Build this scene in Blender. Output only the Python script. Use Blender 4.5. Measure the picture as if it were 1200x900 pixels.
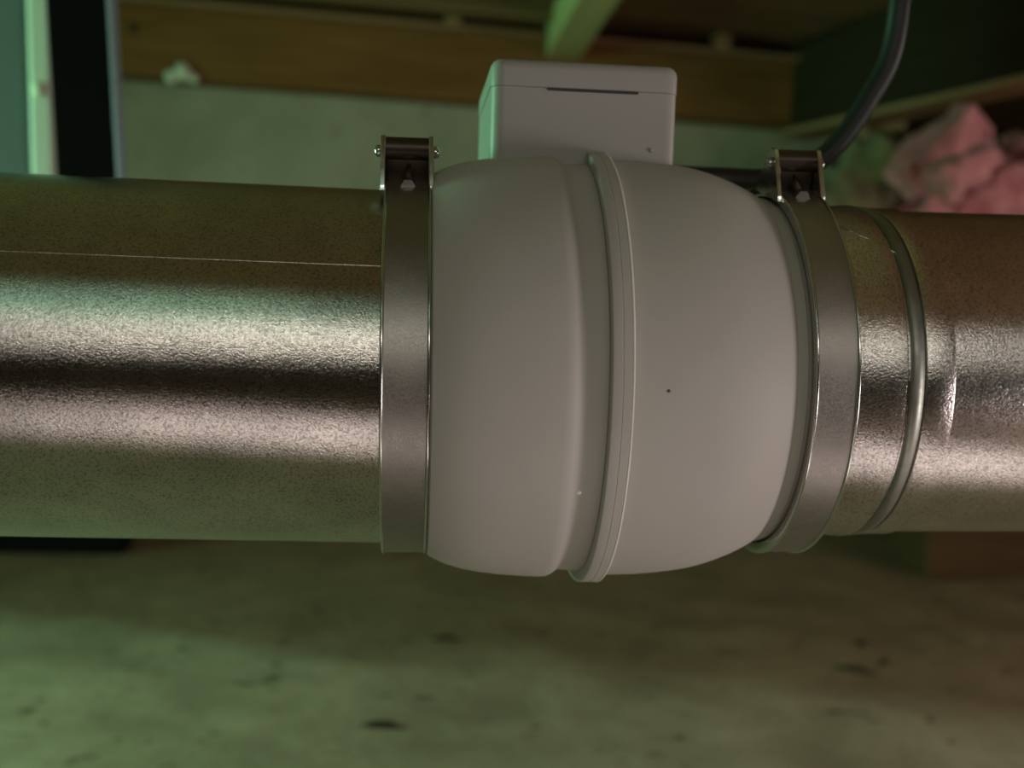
import bpy, bmesh, math, random
from mathutils import Vector, Matrix, noise
C = bpy.context.scene
for o in list(bpy.data.objects): bpy.data.objects.remove(o)

# ------------------------------------------------------------------ camera
YAW, PITCH, ROLL, FPX = .092, .070, .037, 1300.0
F = Vector((math.sin(YAW)*math.cos(PITCH), math.cos(YAW)*math.cos(PITCH), -math.sin(PITCH)))
R0 = Vector((math.cos(YAW), -math.sin(YAW), 0)); U0 = R0.cross(F)
R1 = math.cos(ROLL)*R0 + math.sin(ROLL)*U0
U1 = -math.sin(ROLL)*R0 + math.cos(ROLL)*U0
cd = bpy.data.cameras.new('camera'); cam = bpy.data.objects.new('camera', cd)
C.collection.objects.link(cam)
M = Matrix((R1, U1, -F)).transposed().to_4x4(); M.translation = Vector((0, -.5, .028))
cam.matrix_world = M
cd.sensor_width = 36; cd.lens = 36*FPX/1200; cd.clip_start = .01
cd.dof.use_dof = True; cd.dof.focus_distance = .43; cd.dof.aperture_fstop = 6.5
C.camera = cam

# ------------------------------------------------------------------ world, lights, exposure
w = bpy.data.worlds.new('world'); C.world = w; w.use_nodes = True
bg = w.node_tree.nodes['Background']; bg.inputs[0].default_value = (.58, .52, .42, 1); bg.inputs[1].default_value = .085
def area(name, loc, target, sx, sy, power, col, spread=180):
    l = bpy.data.lights.new(name, 'AREA'); l.shape = 'RECTANGLE'; l.size = sx; l.size_y = sy
    l.energy = power; l.color = col; l.spread = math.radians(spread)
    o = bpy.data.objects.new(name, l); C.collection.objects.link(o); o.location = loc
    d = (Vector(target)-Vector(loc)).normalized()
    o.rotation_euler = d.to_track_quat('-Z', 'Y').to_euler(); return o
area('green_doorway_light', (-1.75, .50, .10), (.3, .32, .16), .35, .45, 14.5, (.37, 1.0, .55), 120)
area('unseen_front_light', (.15, -1.5, .49), (0.1, 0, 0), 2.0, .07, 1.55, (1.0, .93, .80), 110)  # unseen strip behind the camera, shaped for the duct's upper bright band
area('added_green_strip_light', (-.45, -.80, .53), (-.3, 0, 0), .8, .06, .16, (.55, 1.0, .70), 120)  # added strip that puts a faint green band on the duct
area('added_warm_low_light', (.30, -.352, -.42), (.12, 0, 0), 1.7, 0.07, 1.15, (1.0, .84, .80))  # added low strip in place of the lit floor mirrored in the ducts
area('added_side_light', (1.30, -.66, -.26), (.14, 0, 0), .35, .30, 6.6, (1.0, .87, .86))  # extra lamp added to brighten the fan's right end
area('added_right_light', (1.7, .25, .25), (.3, .8, -.30), .3, .3, 3.4, (1.0, .84, .72))  # warm lamp added to brighten the floor from the right
C.view_settings.view_transform = 'Standard'; C.view_settings.look = 'None'
C.view_settings.gamma = 1; C.view_settings.use_curve_mapping = False
C.view_settings.exposure = 0.0

# ------------------------------------------------------------------ materials
class NT:
    def __init__(s, name):
        s.m = bpy.data.materials.new(name); s.m.use_nodes = True; s.t = s.m.node_tree
        s.b = s.t.nodes['Principled BSDF']; s.tc = s.t.nodes.new('ShaderNodeTexCoord')
    def mapping(s, scale=(1, 1, 1), coord='Object'):
        n = s.t.nodes.new('ShaderNodeMapping'); n.inputs['Scale'].default_value = scale
        s.t.links.new(s.tc.outputs[coord], n.inputs[0]); return n.outputs[0]
    def noise(s, scale, detail=4, rough=.6, vec=None, dist=0):
        n = s.t.nodes.new('ShaderNodeTexNoise'); n.inputs['Scale'].default_value = scale
        n.inputs['Detail'].default_value = detail; n.inputs['Roughness'].default_value = rough
        n.inputs['Distortion'].default_value = dist
        s.t.links.new(vec if vec else s.tc.outputs['Object'], n.inputs['Vector']); return n.outputs[0]
    def ramp(s, fac, stops):
        n = s.t.nodes.new('ShaderNodeValToRGB'); e = n.color_ramp.elements
        while len(e) < len(stops): e.new(.5)
        for i, (p, c) in enumerate(stops):
            e[i].position = p; e[i].color = c if len(c) == 4 else (*c, 1)
        s.t.links.new(fac, n.inputs[0]); return n.outputs[0]
    def mix(s, fac, a, b, mode='MIX'):
        n = s.t.nodes.new('ShaderNodeMix'); n.data_type = 'RGBA'; n.blend_type = mode
        for i, v in ((0, fac), (6, a), (7, b)):
            if isinstance(v, (int, float)): n.inputs[i].default_value = v
            elif isinstance(v, tuple): n.inputs[i].default_value = (*v, 1) if len(v) == 3 else v
            else: s.t.links.new(v, n.inputs[i])
        return n.outputs[2]
    def set(s, key, v):
        i = s.b.inputs[key]
        if isinstance(v, bpy.types.NodeSocket): s.t.links.new(v, i)
        else: i.default_value = (*v, 1) if isinstance(v, tuple) and len(v) == 3 else v
        return s
    def bump(s, h, strength, dist=.001):
        n = s.t.nodes.new('ShaderNodeBump'); n.inputs['Strength'].default_value = strength
        n.inputs['Distance'].default_value = dist; s.t.links.new(h, n.inputs['Height'])
        s.t.links.new(n.outputs[0], s.b.inputs['Normal']); return s
def g(v): return (v, v, v)
def galv(name, base, r0, r1, grain=900, bumpy=.35, stretch=(1, 1, 1), speck=1.0):
    n = NT(name); v = n.mapping(stretch)
    f = n.noise(grain, 3, .65, v); big = n.noise(45, 3, .6, v)
    sk = n.ramp(n.noise(grain*.8, 2, .5, v), [(.36, g(speck)), (.50, g(1))])
    n.set('Base Color', n.mix(1.0, n.mix(n.ramp(big, [(.3, g(0)), (.7, g(1))]), tuple(.8*b for b in base), base), sk, 'MULTIPLY'))
    n.set('Metallic', 1.0).set('Roughness', n.ramp(f, [(.3, g(r0)), (.7, g(r1))]))
    n.bump(f, bumpy, .0006); return n.m
m_galv = galv('galvanised_steel_grained', (.62, .60, .57), .10, .17, 1300, .22, speck=.66)
m_galv2 = galv('galvanised_steel_brushed', (.64, .61, .59), .14, .24, 1100, .30, (1, 1, 1), speck=.7)
m_band = galv('dull_stainless_band', (.36, .34, .32), .36, .50, 1200, .10)
m_latch = galv('bright_latch_steel', (.62, .62, .60), .16, .24, 300, .05)
m_dark = NT('dark_bronze_roller').set('Base Color', (.05, .035, .025)).set('Metallic', .6).set('Roughness', .38).m
def plastic(name, base, rough=.58):
    n = NT(name); a = n.noise(14, 4, .6); d = n.noise(160, 2, .5)
    c = n.mix(n.ramp(a, [(.35, g(0)), (.7, g(1))]), base, tuple(b*.93 for b in base))
    specks = n.ramp(n.noise(95, 1, .4), [(.15, g(1)), (.19, g(0))])
    n.set('Base Color', n.mix(specks, c, tuple(b*.55 for b in base))).set('Roughness', rough)
    n.set('Specular IOR Level', .35); n.bump(d, .05, .0004); return n.m
m_plastic = plastic('warm_grey_plastic', (.42, .40, .375))
m_plastic2 = plastic('box_grey_plastic', (.30, .288, .275), .42)
m_collar = plastic('grey_neck_plastic', (.34, .325, .29), .6)
m_collar_dark = NT('dull_brown_fleck').set('Base Color', (.09, .08, .07)).set('Roughness', .7).m
m_glint_fleck = NT('white_glint_and_fleck').set('Base Color', (.80, .77, .72)).set('Roughness', .3).m  # bevel highlight put into a white colour; the pale fleck shares it
m_rubber = NT('black_rubber').set('Base Color', (.012, .013, .013)).set('Roughness', .55).m
m_cable = NT('black_cable_sheath').set('Base Color', (.010, .012, .012)).set('Roughness', .45).set('Specular IOR Level', .3).m
def concrete(name, base, dark, scale=6, spot=28, far_tint=None):
    n = NT(name); a = n.noise(scale, 8, .65, None, .3); b = n.noise(spot, 3, .5, n.mapping((1, 1.6, 1)))
    c = n.mix(n.ramp(a, [(.35, g(0)), (.65, g(1))]), dark, base)
    c = n.mix(n.ramp(b, [(.27, g(1)), (.36, g(0))]), c, tuple(x*.35 for x in dark))
    if far_tint:  # browner tone multiplied over the far part of the floor
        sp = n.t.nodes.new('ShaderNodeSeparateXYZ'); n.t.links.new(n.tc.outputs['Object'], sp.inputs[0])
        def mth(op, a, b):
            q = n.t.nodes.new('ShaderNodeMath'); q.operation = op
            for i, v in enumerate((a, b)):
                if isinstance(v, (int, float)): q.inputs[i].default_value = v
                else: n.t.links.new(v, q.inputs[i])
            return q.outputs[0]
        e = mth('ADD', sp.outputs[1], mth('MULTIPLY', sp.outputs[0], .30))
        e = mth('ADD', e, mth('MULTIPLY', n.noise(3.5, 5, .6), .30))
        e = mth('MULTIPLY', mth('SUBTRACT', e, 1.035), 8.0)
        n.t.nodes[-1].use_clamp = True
        c = n.mix(e, c, far_tint, 'MULTIPLY')
    n.set('Base Color', c).set('Roughness', .9).set('Specular IOR Level', .2); n.bump(a, .6, .01); return n.m
m_floor = concrete('dusty_concrete_floor', (.50, .375, .285), (.31, .225, .165), far_tint=(.68, .57, .50))
m_wall = concrete('stained_concrete_wall', (.35, .33, .25), (.25, .235, .17), 5, 16)
def wood(name, base, dark, axis=(1, 14, 14), rough=.8):
    n = NT(name); v = n.mapping(axis)
    a = n.noise(5, 6, .65, v, .4); k = n.noise(4, 1, .4)
    c = n.mix(n.ramp(a, [(.3, g(0)), (.7, g(1))]), dark, base)
    c = n.mix(n.ramp(k, [(.20, g(1)), (.27, g(0))]), c, tuple(x*.4 for x in dark))
    n.set('Base Color', c).set('Roughness', rough).set('Specular IOR Level', .12); n.bump(a, .3, .002); return n.m
m_rim = wood('brown_framing_timber', (.24, .115, .038), (.13, .06, .018))
m_joist = wood('pale_green_lit_joist', (.50, .48, .24), (.38, .36, .16), (14, 1, 14))  # green cast of the light is put into the wood colour
m_plank = wood('olive_brown_subfloor', (.25, .155, .075), (.13, .08, .035))
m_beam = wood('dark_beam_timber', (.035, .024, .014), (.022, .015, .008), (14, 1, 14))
m_strip = wood('tan_batten', (.36, .20, .11), (.24, .13, .07))
m_pillar = NT('grey_painted_post').set('Base Color', (.11, .15, .155)).set('Roughness', .6).m
m_lit_edge = NT('pale_lit_post_edge').set('Base Color', (.62, .68, .60)).set('Roughness', .5).m  # lighter colour painting the lit side face of the post
m_black = NT('black_painted_steel').set('Base Color', (.004, .004, .004)).set('Roughness', .8).set('Specular IOR Level', .1).m
m_edge = NT('blue_grey_steel_edge').set('Base Color', (.33, .40, .50)).set('Roughness', .45).set('Metallic', .2).m  # paler tone for the right side face of the post
m_mortar = NT('pale_mortar').set('Base Color', (.62, .62, .48)).set('Roughness', .9).m
def fluff(name, base, dark):
    n = NT(name); a = n.noise(16, 6, .7, None, .8); b = n.noise(120, 4, .7)
    n.set('Base Color', n.mix(n.ramp(a, [(.35, g(0)), (.65, g(1))]), dark, base)).set('Roughness', 1.0)
    n.set('Sheen Weight', .3); n.bump(b, .9, .006); return n.m
m_pink = fluff('pink_glass_wool', (.78, .33, .36), (.50, .16, .18))
m_yel = fluff('green_lit_glass_wool', (.24, .21, .085), (.07, .065, .03))  # green light falling on the wool is put into its colour
m_chip = wood('dark_wood_chip', (.06, .045, .03), (.03, .022, .015))

# ------------------------------------------------------------------ helpers
def link(o, parent=None):
    C.collection.objects.link(o)
    if parent: o.parent = parent
    return o
def obj(name, bm, mat, parent=None, smooth=None):
    me = bpy.data.meshes.new(name); bmesh.ops.recalc_face_normals(bm, faces=bm.faces)
    bm.to_mesh(me); bm.free(); me.materials.append(mat)
    if smooth is not None:
        for p in me.polygons: p.use_smooth = True
        me.set_sharp_from_angle(angle=math.radians(smooth))
    return link(bpy.data.objects.new(name, me), parent)
def tag(o, label, cat, group=None):
    o['label'] = label; o['category'] = cat
    if group: o['group'] = group
    return o
def struct(o): o['kind'] = 'structure'; return o
def empty(name, loc=(0, 0, 0), rot=(0, 0, 0), parent=None):
    o = bpy.data.objects.new(name, None); o.location = loc; o.rotation_euler = rot; o.empty_display_size = .02
    return link(o, parent)
def box(bm, x0, x1, y0, y1, z0, z1, mat=None, bev=0, seg=2):
    r = bmesh.ops.create_cube(bm, size=1)
    T = Matrix.Translation(((x0+x1)/2, (y0+y1)/2, (z0+z1)/2)) @ Matrix.Diagonal((x1-x0, y1-y0, z1-z0, 1))
    if mat: T = mat @ T
    bmesh.ops.transform(bm, matrix=T, verts=r['verts'])
    if bev:
        es = list({e for v in r['verts'] for e in v.link_edges})
        bmesh.ops.bevel(bm, geom=es, offset=bev, segments=seg, profile=.5, affect='EDGES')
def B(x0, x1, y0, y1, z0, z1, bev=0, mat=None, seg=2):
    bm = bmesh.new(); box(bm, x0, x1, y0, y1, z0, z1, mat, bev, seg); return bm
def lathe(prof, n=160, bm=None, closed=True, wob=None):
    """revolve (x, r) points about the X axis; closed joins last to first"""
    bm = bm or bmesh.new(); rings = []
    for x, r in prof:
        ring = []
        for k in range(n):
            a = 2*math.pi*k/n; dx = wob(a) if wob else 0
            ring.append(bm.verts.new((x+dx, -r*math.cos(a), r*math.sin(a))))
        rings.append(ring)
    m = len(rings)
    for i in range(m if closed else m-1):
        A, Bq = rings[i], rings[(i+1) % m]
        for k in range(n):
            bm.faces.new((A[k], A[(k+1) % n], Bq[(k+1) % n], Bq[k]))
    return bm
def tube(bm, pts, r, n=16, mat=None):
    pts = [Vector(p) for p in pts]; rings = []
    up = Vector((0, 1, 0))
    for i, p in enumerate(pts):
        t = (pts[min(i+1, len(pts)-1)]-pts[max(i-1, 0)]).normalized()
        a = t.cross(up)
        if a.length < .05: a = t.cross(Vector((0, 0, 1)))
        a.normalize(); b = t.cross(a).normalized()
        ring = [bm.verts.new(p+r*(math.cos(2*math.pi*k/n)*a+math.sin(2*math.pi*k/n)*b)) for k in range(n)]
        if mat:
            for v in ring: v.co = mat @ v.co
        rings.append(ring)
    for A, Bq in zip(rings, rings[1:]):
        for k in range(n): bm.faces.new((A[k], A[(k+1) % n], Bq[(k+1) % n], Bq[k]))
    bm.faces.new(rings[0]); bm.faces.new(rings[-1])
def smooth_path(P, n=10):
    P = [Vector(p) for p in P]; out = []
    Q = [2*P[0]-P[1]]+P+[2*P[-1]-P[-2]]
    for i in range(1, len(Q)-2):
        for k in range(n):
            t = k/n; a, b, c, d = Q[i-1:i+3]
            out.append(.5*((2*b)+(c-a)*t+(2*a-5*b+4*c-d)*t*t+(3*b-a-3*c+d)*t**3))
    out.append(P[-1]); return out
def cyl_x(bm, x0, x1, y, z, r, n=20, mat=None): tube(bm, [(x0, y, z), (x1, y, z)], r, n, mat)
def mirror_(pts): return pts

TILT = -.018      # the fan, clamps and right duct climb slightly to the right
WR = math.atan(.125)   # the back wall runs a little askew to the duct

# ------------------------------------------------------------------ setting
FZ = -.44
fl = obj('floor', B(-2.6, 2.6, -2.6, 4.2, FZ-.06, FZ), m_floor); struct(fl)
wl = obj('wall_back', B(-2.4, .98, 0, .2, FZ, .424), m_wall); wl.location = (0, 1.75, 0); wl.rotation_euler.z = WR; struct(wl)
wr = obj('wall_right', B(2.5, 2.6, -2.6, 4.2, FZ, .63), m_wall); struct(wr)
wn = obj('wall_front', B(-2.6, 2.6, -2.7, -2.6, FZ, .63), m_wall); struct(wn)
wf = obj('wall_far', B(-2.6, 2.6, 4.1, 4.2, FZ, .63), m_wall); struct(wf)
# mortar smear and edge on the wall's top, part of the wall
random.seed(4)
bm = bmesh.new(); 
for (x, z, s) in ((-.468, .428, .013), (-.446, .438, .017), (-.428, .428, .010)):
    r = bmesh.ops.create_icosphere(bm, subdivisions=2, radius=s)
    for v in r['verts']:
        v.co = v.co*(1+.35*noise.noise(v.co*60)); v.co.y *= .5
        v.co += Vector((x, -.058, z))
o = obj('mortar_lump', bm, m_mortar, wl, 60)
# ceiling: separate subfloor planks
ce = empty('ceiling', (0, 1.75, .60), (0, 0, WR)); struct(ce)
y = 2.0; k = 0
while y > -4.2:
    wd = .135 if k % 2 else .15
    pl = obj('plank', B(-2.6, 2.6, y-wd+.006, y, random.uniform(0, .004), .03, .002), m_plank, ce); y -= wd; k += 1

# rim board above the wall, in front of the ceiling's end
rim = obj('rim_board', B(-2.4, .905, -.05, .15, .4265, .557, .004), m_rim); rim.location = (0, 1.75, 0); rim.rotation_euler.z = WR
tag(rim, 'long red brown timber board lying on top of the concrete wall', 'board')
bm = bmesh.new(); bmesh.ops.create_uvsphere(bm, u_segments=14, v_segments=8, radius=.012, matrix=Matrix.Translation((-.535, -.0485, .512)) @ Matrix.Diagonal((.9, .2, 1.2, 1)))
o = obj('knot', bm, m_chip, rim, 60); o['label'] = 'dark round knot near the left end'
bm = B(-1.2, .88, -.075, -.004, .557, .566, .002)
bt = obj('batten', bm, m_strip); bt.location = (0, 1.75, 0); bt.rotation_euler.z = WR
tag(bt, 'thin tan wooden batten along the top edge of the red brown board', 'batten')
for i, (x, lab) in enumerate(((.055, 'small tan wooden block on the batten left of the green joist'), (.61, 'small tan wooden block on the batten right of the green joist'))):
    b = obj('wood_block', B(x-.014, x+.014, -.08, -.03, .5665, .598, .003), m_strip)
    b.location = (0, 1.75, 0); b.rotation_euler.z = WR; tag(b, lab, 'block')
# bright splinters of green-lit wood at the upper left
bd = obj('upper_board', B(-2.2, .235, -.14, -.085, .575, .599, .004), m_plank); bd.location = (0, 1.75, 0); bd.rotation_euler.z = WR
tag(bd, 'dark olive board fixed under the subfloor at the upper left', 'board')

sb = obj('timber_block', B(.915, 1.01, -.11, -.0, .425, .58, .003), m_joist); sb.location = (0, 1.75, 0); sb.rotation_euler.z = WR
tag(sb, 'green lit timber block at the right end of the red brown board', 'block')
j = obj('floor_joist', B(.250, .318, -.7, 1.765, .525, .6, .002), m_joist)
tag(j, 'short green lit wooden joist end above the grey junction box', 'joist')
# dark beam running forward on the right
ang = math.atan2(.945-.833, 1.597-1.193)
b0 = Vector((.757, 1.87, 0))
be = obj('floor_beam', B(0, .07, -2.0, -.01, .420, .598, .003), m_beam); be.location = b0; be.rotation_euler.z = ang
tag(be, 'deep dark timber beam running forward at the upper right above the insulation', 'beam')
o = obj('lit_edge_strip', B(-.006, .076, -2.0, -.01, .408, .420, .002), m_strip, be); o['label'] = 'lighter tan strip painting the lit lower edge'  # lit lower edge of the beam, painted as a lighter strip

# ------------------------------------------------------------------ posts on the left
post = empty('steel_post', (-.2945, .60, -.01))
bm = B(-.030, .024, -.02, .004, 0, .615, .002)
obj('shaft', bm, m_black, post)
o = obj('corner_edge', B(.0245, .0290, -.02, .004, 0, .615, .001), m_edge, post); o['label'] = 'blue grey edge on the right side'
obj('base_plate', B(-.04, .035, -.03, .045, -.006, 0, .001), m_black, post)
tag(post, 'black square steel post hanging from the ceiling behind the left duct', 'post')
post.rotation_euler = (0, -.068, 0)
pil = empty('painted_post', (-.438, .80, -.01))
obj('shaft', B(-.15, .025, -.03, .05, 0, .615, .008), m_pillar, pil)
o = obj('lit_edge_strip', B(.0255, .05, -.036, .05, 0, .615, .004), m_lit_edge, pil); o['label'] = 'pale mint strip painting the lit right edge'
bm = bmesh.new(); bmesh.ops.create_uvsphere(bm, u_segments=12, v_segments=8, radius=.008, matrix=Matrix.Translation((.038, -.037, 0.252)))
o = obj('screw_head', bm, m_mortar, pil, 60)
tag(pil, 'blue grey post with a lit pale mint edge at the far left edge', 'post')
pil.rotation_euler = (0, -.035, 0)

# ------------------------------------------------------------------ insulation
def batt(name, mat, c, size, rot, seed, label, amp=.25):
    bm = bmesh.new(); bmesh.ops.create_cube(bm, size=1)
    bmesh.ops.bevel(bm, geom=bm.edges[:], offset=.16, segments=2, affect='EDGES', profile=.6)
    bmesh.ops.subdivide_edges(bm, edges=bm.edges[:], cuts=7, use_grid_fill=True)
    s = Vector(size); bm.normal_update()
    for v in bm.verts:
        p = Vector((v.co.x*s.x, v.co.y*s.y, v.co.z*s.z)); q = p*13+Vector((seed*7.3, seed*3.1, 0))
        d = amp*.5*min(s)*noise.noise(q)+amp*.28*min(s)*noise.noise(q*2.7)+.1*amp*min(s)*noise.noise(q*7)
        v.co = p+v.normal*d*2
    o = obj(name, bm, mat, None, 180); o.location = c; o.rotation_euler = rot
    return tag(o, label, 'insulation', None)
batt('insulation_batt', m_pink, (.822, 1.20, .292), (.16, .07, .065), (0, -.72, .1), 1, 'upper pink insulation roll slanting under the dark beam', .4)
batt('insulation_batt', m_pink, (1.0, 1.33, .236), (.32, .13, .15), (.1, -.45, .1), 2, 'large crumpled pink insulation batt at the right edge', .6)
batt('insulation_batt', m_pink, (.795, 1.08, .245), (.10, .07, .05), (.0, -.3, .3), 3, 'small pink insulation scrap below the slanting pink roll', .5)
batt('insulation_batt', m_yel, (.780, 1.62, .293), (.24, .09, .08), (0, -.75, .1), 4, 'green lit insulation batt slanting between the cable and the pink roll', .6)
batt('insulation_batt', m_yel, (.715, 1.33, .200), (.20, .11, .12), (0, -.6, 0), 5, 'low green lit insulation clump behind the right duct bead', .6)
o = obj('timber_sleeper', B(.95, 2.1, 1.42, 1.58, FZ, FZ+.13, .006), wood('dull_red_brown_timber', (.12, .06, .03), (.07, .035, .018))); tag(o, 'dark brown timber sleeper lying on the floor behind the right duct', 'timber')
o = obj('dark_spot_block', B(-.78, -.50, 1.50, 1.58, FZ, FZ+.10, .006), m_black); tag(o, 'black block added for the dark spot on the floor behind the left duct', 'timber')  # black block added to make the shaded spot by the wall base

# ------------------------------------------------------------------ left duct
LD = empty('round_duct', (0, 0, -.0012))
def seam_wob(a): return 0
t = .0008
obj('pipe', lathe([(-1.6, .0782), (-.0118+.01, .0782), (-.0118+.01, .0772), (-1.6, .0772)]), m_galv, LD, 40)
# longitudinal lock seam: a narrow raised ridge at 33 degrees above the front
def long_seam(x0, x1, R, phi, w=.0035, h=.0006):
    bm = bmesh.new(); vs = []
    N = 6
    for x in (x0, x1):
        row = []
        for i in range(N+1):
            a = phi+(i/N-.5)*w/R; hh = h if 0 < i < N else -.0002
            row.append(bm.verts.new((x, -(R+hh)*math.cos(a), (R+hh)*math.sin(a))))
        vs.append(row)
    for i in range(N): bm.faces.new((vs[0][i], vs[0][i+1], vs[1][i+1], vs[1][i]))
    return bm
o = obj('lock_seam', long_seam(-1.6, -.012, .0782, math.radians(33.5), .0014, .0003), m_galv, LD); o['label'] = 'thin raised seam line along the duct'
tag(LD, 'left length of shiny galvanised round duct running to the left edge', 'duct')

# ------------------------------------------------------------------ fan
FAN = empty('duct_fan', (0, 0, 0), (0, TILT, 0))
tag(FAN, 'grey bulbous plastic inline duct fan with a junction box on top', 'fan')
obj('inlet_shell', lathe([(.0, .0740), (.0, .0775), (.0076, .0775), (.0078, .0832), (.0085, .0846), (.0105, .0857), (.0160, .0882), (.023, .0903),
    (.031, .0918), (.040, .0929), (.050, .0936), (.0575, .0939), (.0600, .0937), (.0620, .0928), (.0638, .0914), (.0658, .0907), (.0742, .0915), (.0742, .0900), (.03, .088), (.01, .080)]), m_plastic, FAN, 28)
obj('rim_flange', lathe([(.0744, .0905), (.0744, .0955), (.0748, .0961), (.0754, .0963), (.0785, .0963), (.0787, .0961), (.0789, .0963), (.0818, .0963), (.0822, .0960), (.0822, .0905)]), m_plastic, FAN, 35)
obj('bevel_glint', lathe([(.0822, .0930), (.0822, .09615), (.0825, .0964), (.0829, .0964), (.0831, .0961), (.0831, .0930)]), m_glint_fleck, FAN, 35)  # thin white ring painting the highlight on the flange bevel
obj('outlet_shell', lathe([(.0832, .0900), (.0832, .0930), (.0845, .0932), (.092, .0931), (.100, .0929), (.108, .0923), (.116, .0914), (.123, .0903),
    (.129, .0888), (.135, .0869), (.140, .0850), (.1445, .0830), (.148, .0812), (.1500, .0800), (.1510, .0788), (.1512, .0775), (.140, .078), (.12, .086)]), m_plastic, FAN, 28)
obj('outlet_neck', lathe([(.1505, .0740), (.1505, .0783), (.1555, .0783), (.1560, .0778), (.170, .0778), (.170, .0740)]), m_collar, FAN, 35)
for x, a, r, mt in ((.0965, -2.0, .0008, m_collar_dark), (.0655, -29.0, .0012, m_glint_fleck)):
    R = .0930 if x > .09 else .0907
    bm = bmesh.new(); a = math.radians(a)
    bmesh.ops.create_uvsphere(bm, u_segments=10, v_segments=6, radius=r, matrix=Matrix.Translation((x, -R*math.cos(a), R*math.sin(a))) @ Matrix.Diagonal((1, .35, .8, 1)))
    o = obj('surface_fleck', bm, mt, FAN, 60); o['label'] = 'tiny dark fleck' if x > .09 else 'tiny pale fleck'
# junction box
JB = empty('junction_box', (0, 0, 0), (0, .012, 0), FAN)
def rbox(x0, x1, y0, y1, z0, z1, rv, top=0.0, seg=6, drop=0.0):
    """box with rounded vertical corners and optionally rounded top edge"""
    bm = bmesh.new(); r = bmesh.ops.create_cube(bm, size=1)
    bmesh.ops.transform(bm, matrix=Matrix.Translation(((x0+x1)/2, (y0+y1)/2, (z0+z1)/2)) @ Matrix.Diagonal((x1-x0, y1-y0, z1-z0, 1)), verts=bm.verts)
    es = [e for e in bm.edges if abs(e.verts[0].co.z-e.verts[1].co.z) > 1e-6]
    bmesh.ops.bevel(bm, geom=es, offset=rv, segments=seg, profile=.5, affect='EDGES')
    if top:
        zt = max(v.co.z for v in bm.verts)
        es = [e for e in bm.edges if all(abs(v.co.z-zt) < 1e-6 for v in e.verts)]
        bmesh.ops.bevel(bm, geom=es, offset=top, segments=4, profile=.5, affect='EDGES')
    return bm
bx = obj('box_body', rbox(.0315, .1128, -.020, .072, .055, .1215, .006), m_plastic2, JB, 25)
lid = obj('box_lid', rbox(.0312, .1130, -.0204, .0724, .12165, .1335, .0062, .0042), m_plastic2, JB, 25)
o = obj('lid_slot_shade', B(.0555, .0950, -.0207, -.0195, .1205, .1216), m_rubber, JB); o['label'] = 'narrow black strip painting the shaded finger slot under the lid'  # shade inside the slot, painted as a black strip
bm = bmesh.new(); bmesh.ops.create_uvsphere(bm, u_segments=10, v_segments=6, radius=.0009, matrix=Matrix.Translation((.1015, -.0202, .097)))
obj('moulding_pip', bm, m_plastic2, JB, 60)
tub = bmesh.new(); tube(tub, [(.110, .055, .094), (.124, .055, .094)], .0085, 8)
obj('cable_gland', tub, m_rubber, JB, 40)

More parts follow.
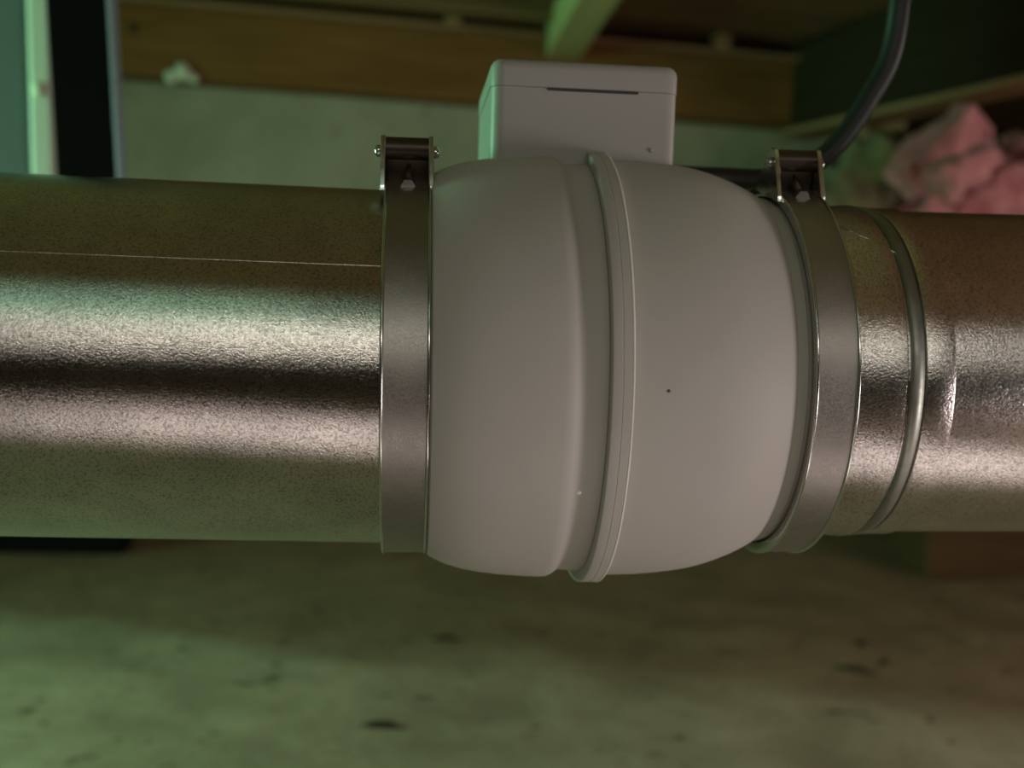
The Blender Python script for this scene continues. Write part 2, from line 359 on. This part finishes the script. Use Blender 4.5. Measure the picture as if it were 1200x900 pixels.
# ------------------------------------------------------------------ clamps
def make_clamp(x, label, wide=.0192, open_=0.0):
    root = empty('hose_clamp', (x*math.cos(TILT), 0, -x*math.sin(TILT)), (0, TILT, 0))
    tag(root, label, 'clamp', None)
    w = wide; R = .0832
    obj('band', lathe([(.0010, R-.004), (.0012, R), (w-.0012, R), (w-.0010, R-.004)]), m_band, root, 40)
    for e0 in (0.0, w-.0014):
        obj('rolled_edge', lathe([(e0, R-.004), (e0, R+.0002), (e0+.0003, R+.0006), (e0+.0007, R+.0008), (e0+.0011, R+.0006), (e0+.0014, R+.0001), (e0+.0014, R-.0005), (e0+.0009, R-.004)]), m_latch, root, 60)
    obj('liner', lathe([(.0006, .0785), (.0006, R-.0003), (w-.0006, R-.0003), (w-.0006, .0785)]), m_rubber, root, 40)
    phi = math.radians(75)
    rad = Vector((0, -math.cos(phi), math.sin(phi))); tan = Vector((0, math.sin(phi), math.cos(phi)))
    # local frame: X along the duct, Y tangential (away from the viewer), Z outwards
    Mx = Matrix((Vector((1, 0, 0)), tan, rad)).transposed().to_4x4(); Mx.translation = rad*(R-.0036)
    lt = empty('latch', (0, 0, 0), (0, 0, 0), root); lt.matrix_basis = Mx
    outline = [(-.0145, .0006), (-.0138, .0030), (-.0050, .0180), (-.002, .0212), (.003, .0212), (.0065, .0180), (.0165, .0030), (.0165, .0004), (-.012, .0004)]
    inner = [(-.0085, .0030), (-.0015, .0095), (.0035, .0095), (.0095, .0030)]
    for sx in (-.0020, w-.0010):
        bm = bmesh.new()
        o1 = [bm.verts.new((sx, a, b)) for a, b in outline]; o2 = [bm.verts.new((sx+.0021, a, b)) for a, b in outline]
        bm.faces.new(o1); bm.faces.new(o2)
        for i in range(len(outline)):
            k = (i+1) % len(outline); bm.faces.new((o1[i], o1[k], o2[k], o2[i]))
        bmesh.ops.bevel(bm, geom=bm.edges[:], offset=.0003, segments=1, affect='EDGES')
        obj('side_plate', bm, m_latch, lt, 30)
    bm = bmesh.new(); cyl_x(bm, -.0010, w-.0002, .0010, .0160, .0048, 24)
    obj('roller', bm, m_dark, lt, 40)
    for cx in (-.0028, w+.0018):
        bm = bmesh.new()
        bmesh.ops.create_uvsphere(bm, u_segments=14, v_segments=8, radius=.0026, matrix=Matrix.Translation((cx, -.0005, .0150)) @ Matrix.Diagonal((.75, 1, 1, 1)))
        obj('rivet', bm, m_latch, lt, 50)
    bm = bmesh.new(); box(bm, .0002, w-.0012, -.001, .017, .0002, .0120, None, .0006)
    obj('latch_base', bm, m_dark, lt, 30)
    bm = bmesh.new(); tube(bm, [(w*.5, -.0120, .0032), (w*.5, .001, .0090)], .0022, 12)
    tube(bm, [(w*.5, -.0145, .0028), (w*.5, -.0115, .0034)], .0031, 6)
    obj('bolt', bm, m_latch, lt, 30)
    bm = bmesh.new(); box(bm, .001, w-.0015, -.0135, .0, .0002, .0010, None, .0002)
    obj('tongue', bm, m_band, lt, 30)
    return root
make_clamp(-.0115, 'upright steel hose clamp with latch on the left neck of the fan')
make_clamp(.1568, 'slanted steel hose clamp with open wire latch on the right neck of the fan', .0180)

# ------------------------------------------------------------------ right duct
RD = empty('round_duct', (0, 0, 0), (0, TILT, 0))
Rr = .0741
obj('pipe', lathe([(.171, Rr), (1.7, Rr), (1.7, Rr-.001), (.171, Rr-.001)]), m_galv2, RD, 40)
obj('spigot', lathe([(.1715, Rr+.0002), (.1715, Rr+.0010), (.188, Rr+.0014), (.1955, Rr+.0021), (.1968, Rr+.0020), (.1980, Rr+.0002)]), m_galv2, RD, 25)
def wobble(a): return .0
obj('bead', lathe([(.1990, Rr+.0001), (.1996, Rr+.0011), (.2008, Rr+.0016), (.2026, Rr+.0015), (.2040, Rr+.0009), (.2052, Rr+.0001)]), galv('dark_rolled_bead', (.30, .31, .27), .38, .52, 300, .1), RD, 60)
obj('collar', lathe([(.2053, Rr+.0001), (.2056, Rr+.0009), (.2066, Rr+.0011), (.2165, Rr+.0011), (.2174, Rr+.0009), (.2176, Rr+.0001)]), m_galv2, RD, 15)
bm = bmesh.new()
pts = [( .173+.026*i/10, math.radians(63-19*(i/10)), ) for i in range(11)]
tube(bm, [(x, -(Rr+.0015)*math.cos(a), (Rr+.0015)*math.sin(a)) for x, a in pts], .0004, 6)
o = obj('lap_seam', bm, m_galv2, RD, 60); o['label'] = 'thin slanting lap seam near the top'
tag(RD, 'right length of galvanised round duct with a rolled bead beside the clamp', 'duct')

# ------------------------------------------------------------------ cable
bm = bmesh.new()
tube(bm, smooth_path([(.272, .10, .60), (.262, .09, .30), (.253, .08, .215), (.249, .08, .170), (.237, .08, .143), (.222, .08, .120), (.205, .08, .106), (.186, .078, .100), (.160, .068, .098), (.140, .058, .0965), (.122, .055, .0963)], 10), .0056, 20)
o = obj('power_cable', bm, m_cable, None, 60)
tag(o, 'thick black cable curving down from the ceiling behind the right clamp', 'cable')

# ------------------------------------------------------------------ floor debris
rnd = random.Random(3)
for i, (x, y, l, r, lab) in enumerate(((-.02, .70, .045, -.5, 'dark wood splinter on the floor below the left hose clamp'),
        (.06, 1.02, .04, -.4, 'small dark chip on the floor below the left part of the fan body'),
        (.60, .90, .05, -.9, 'longer dark splinter in the chip cluster at the lower right'),
        (.655, .93, .025, .2, 'small dark chip right of the longer splinter at the lower right'),
        (.66, 1.02, .03, .7, 'dark chip farthest from the camera at the lower right'))):
    bm = bmesh.new(); bmesh.ops.create_cube(bm, size=1)
    bmesh.ops.subdivide_edges(bm, edges=bm.edges[:], cuts=2, use_grid_fill=True)
    for v in bm.verts:
        tp = 1-.8*abs(v.co.x*2)**2
        v.co = Vector((v.co.x*l, v.co.y*l*.28*tp, (v.co.z+.5)*.006*tp)) + Vector((0, .15*l*math.sin(v.co.x*3), 0))
    o = obj('wood_chip', bm, m_chip); o.location = (x, y, FZ+.0003); o.rotation_euler.z = r; tag(o, lab, 'wood chip', 'chips on the floor')
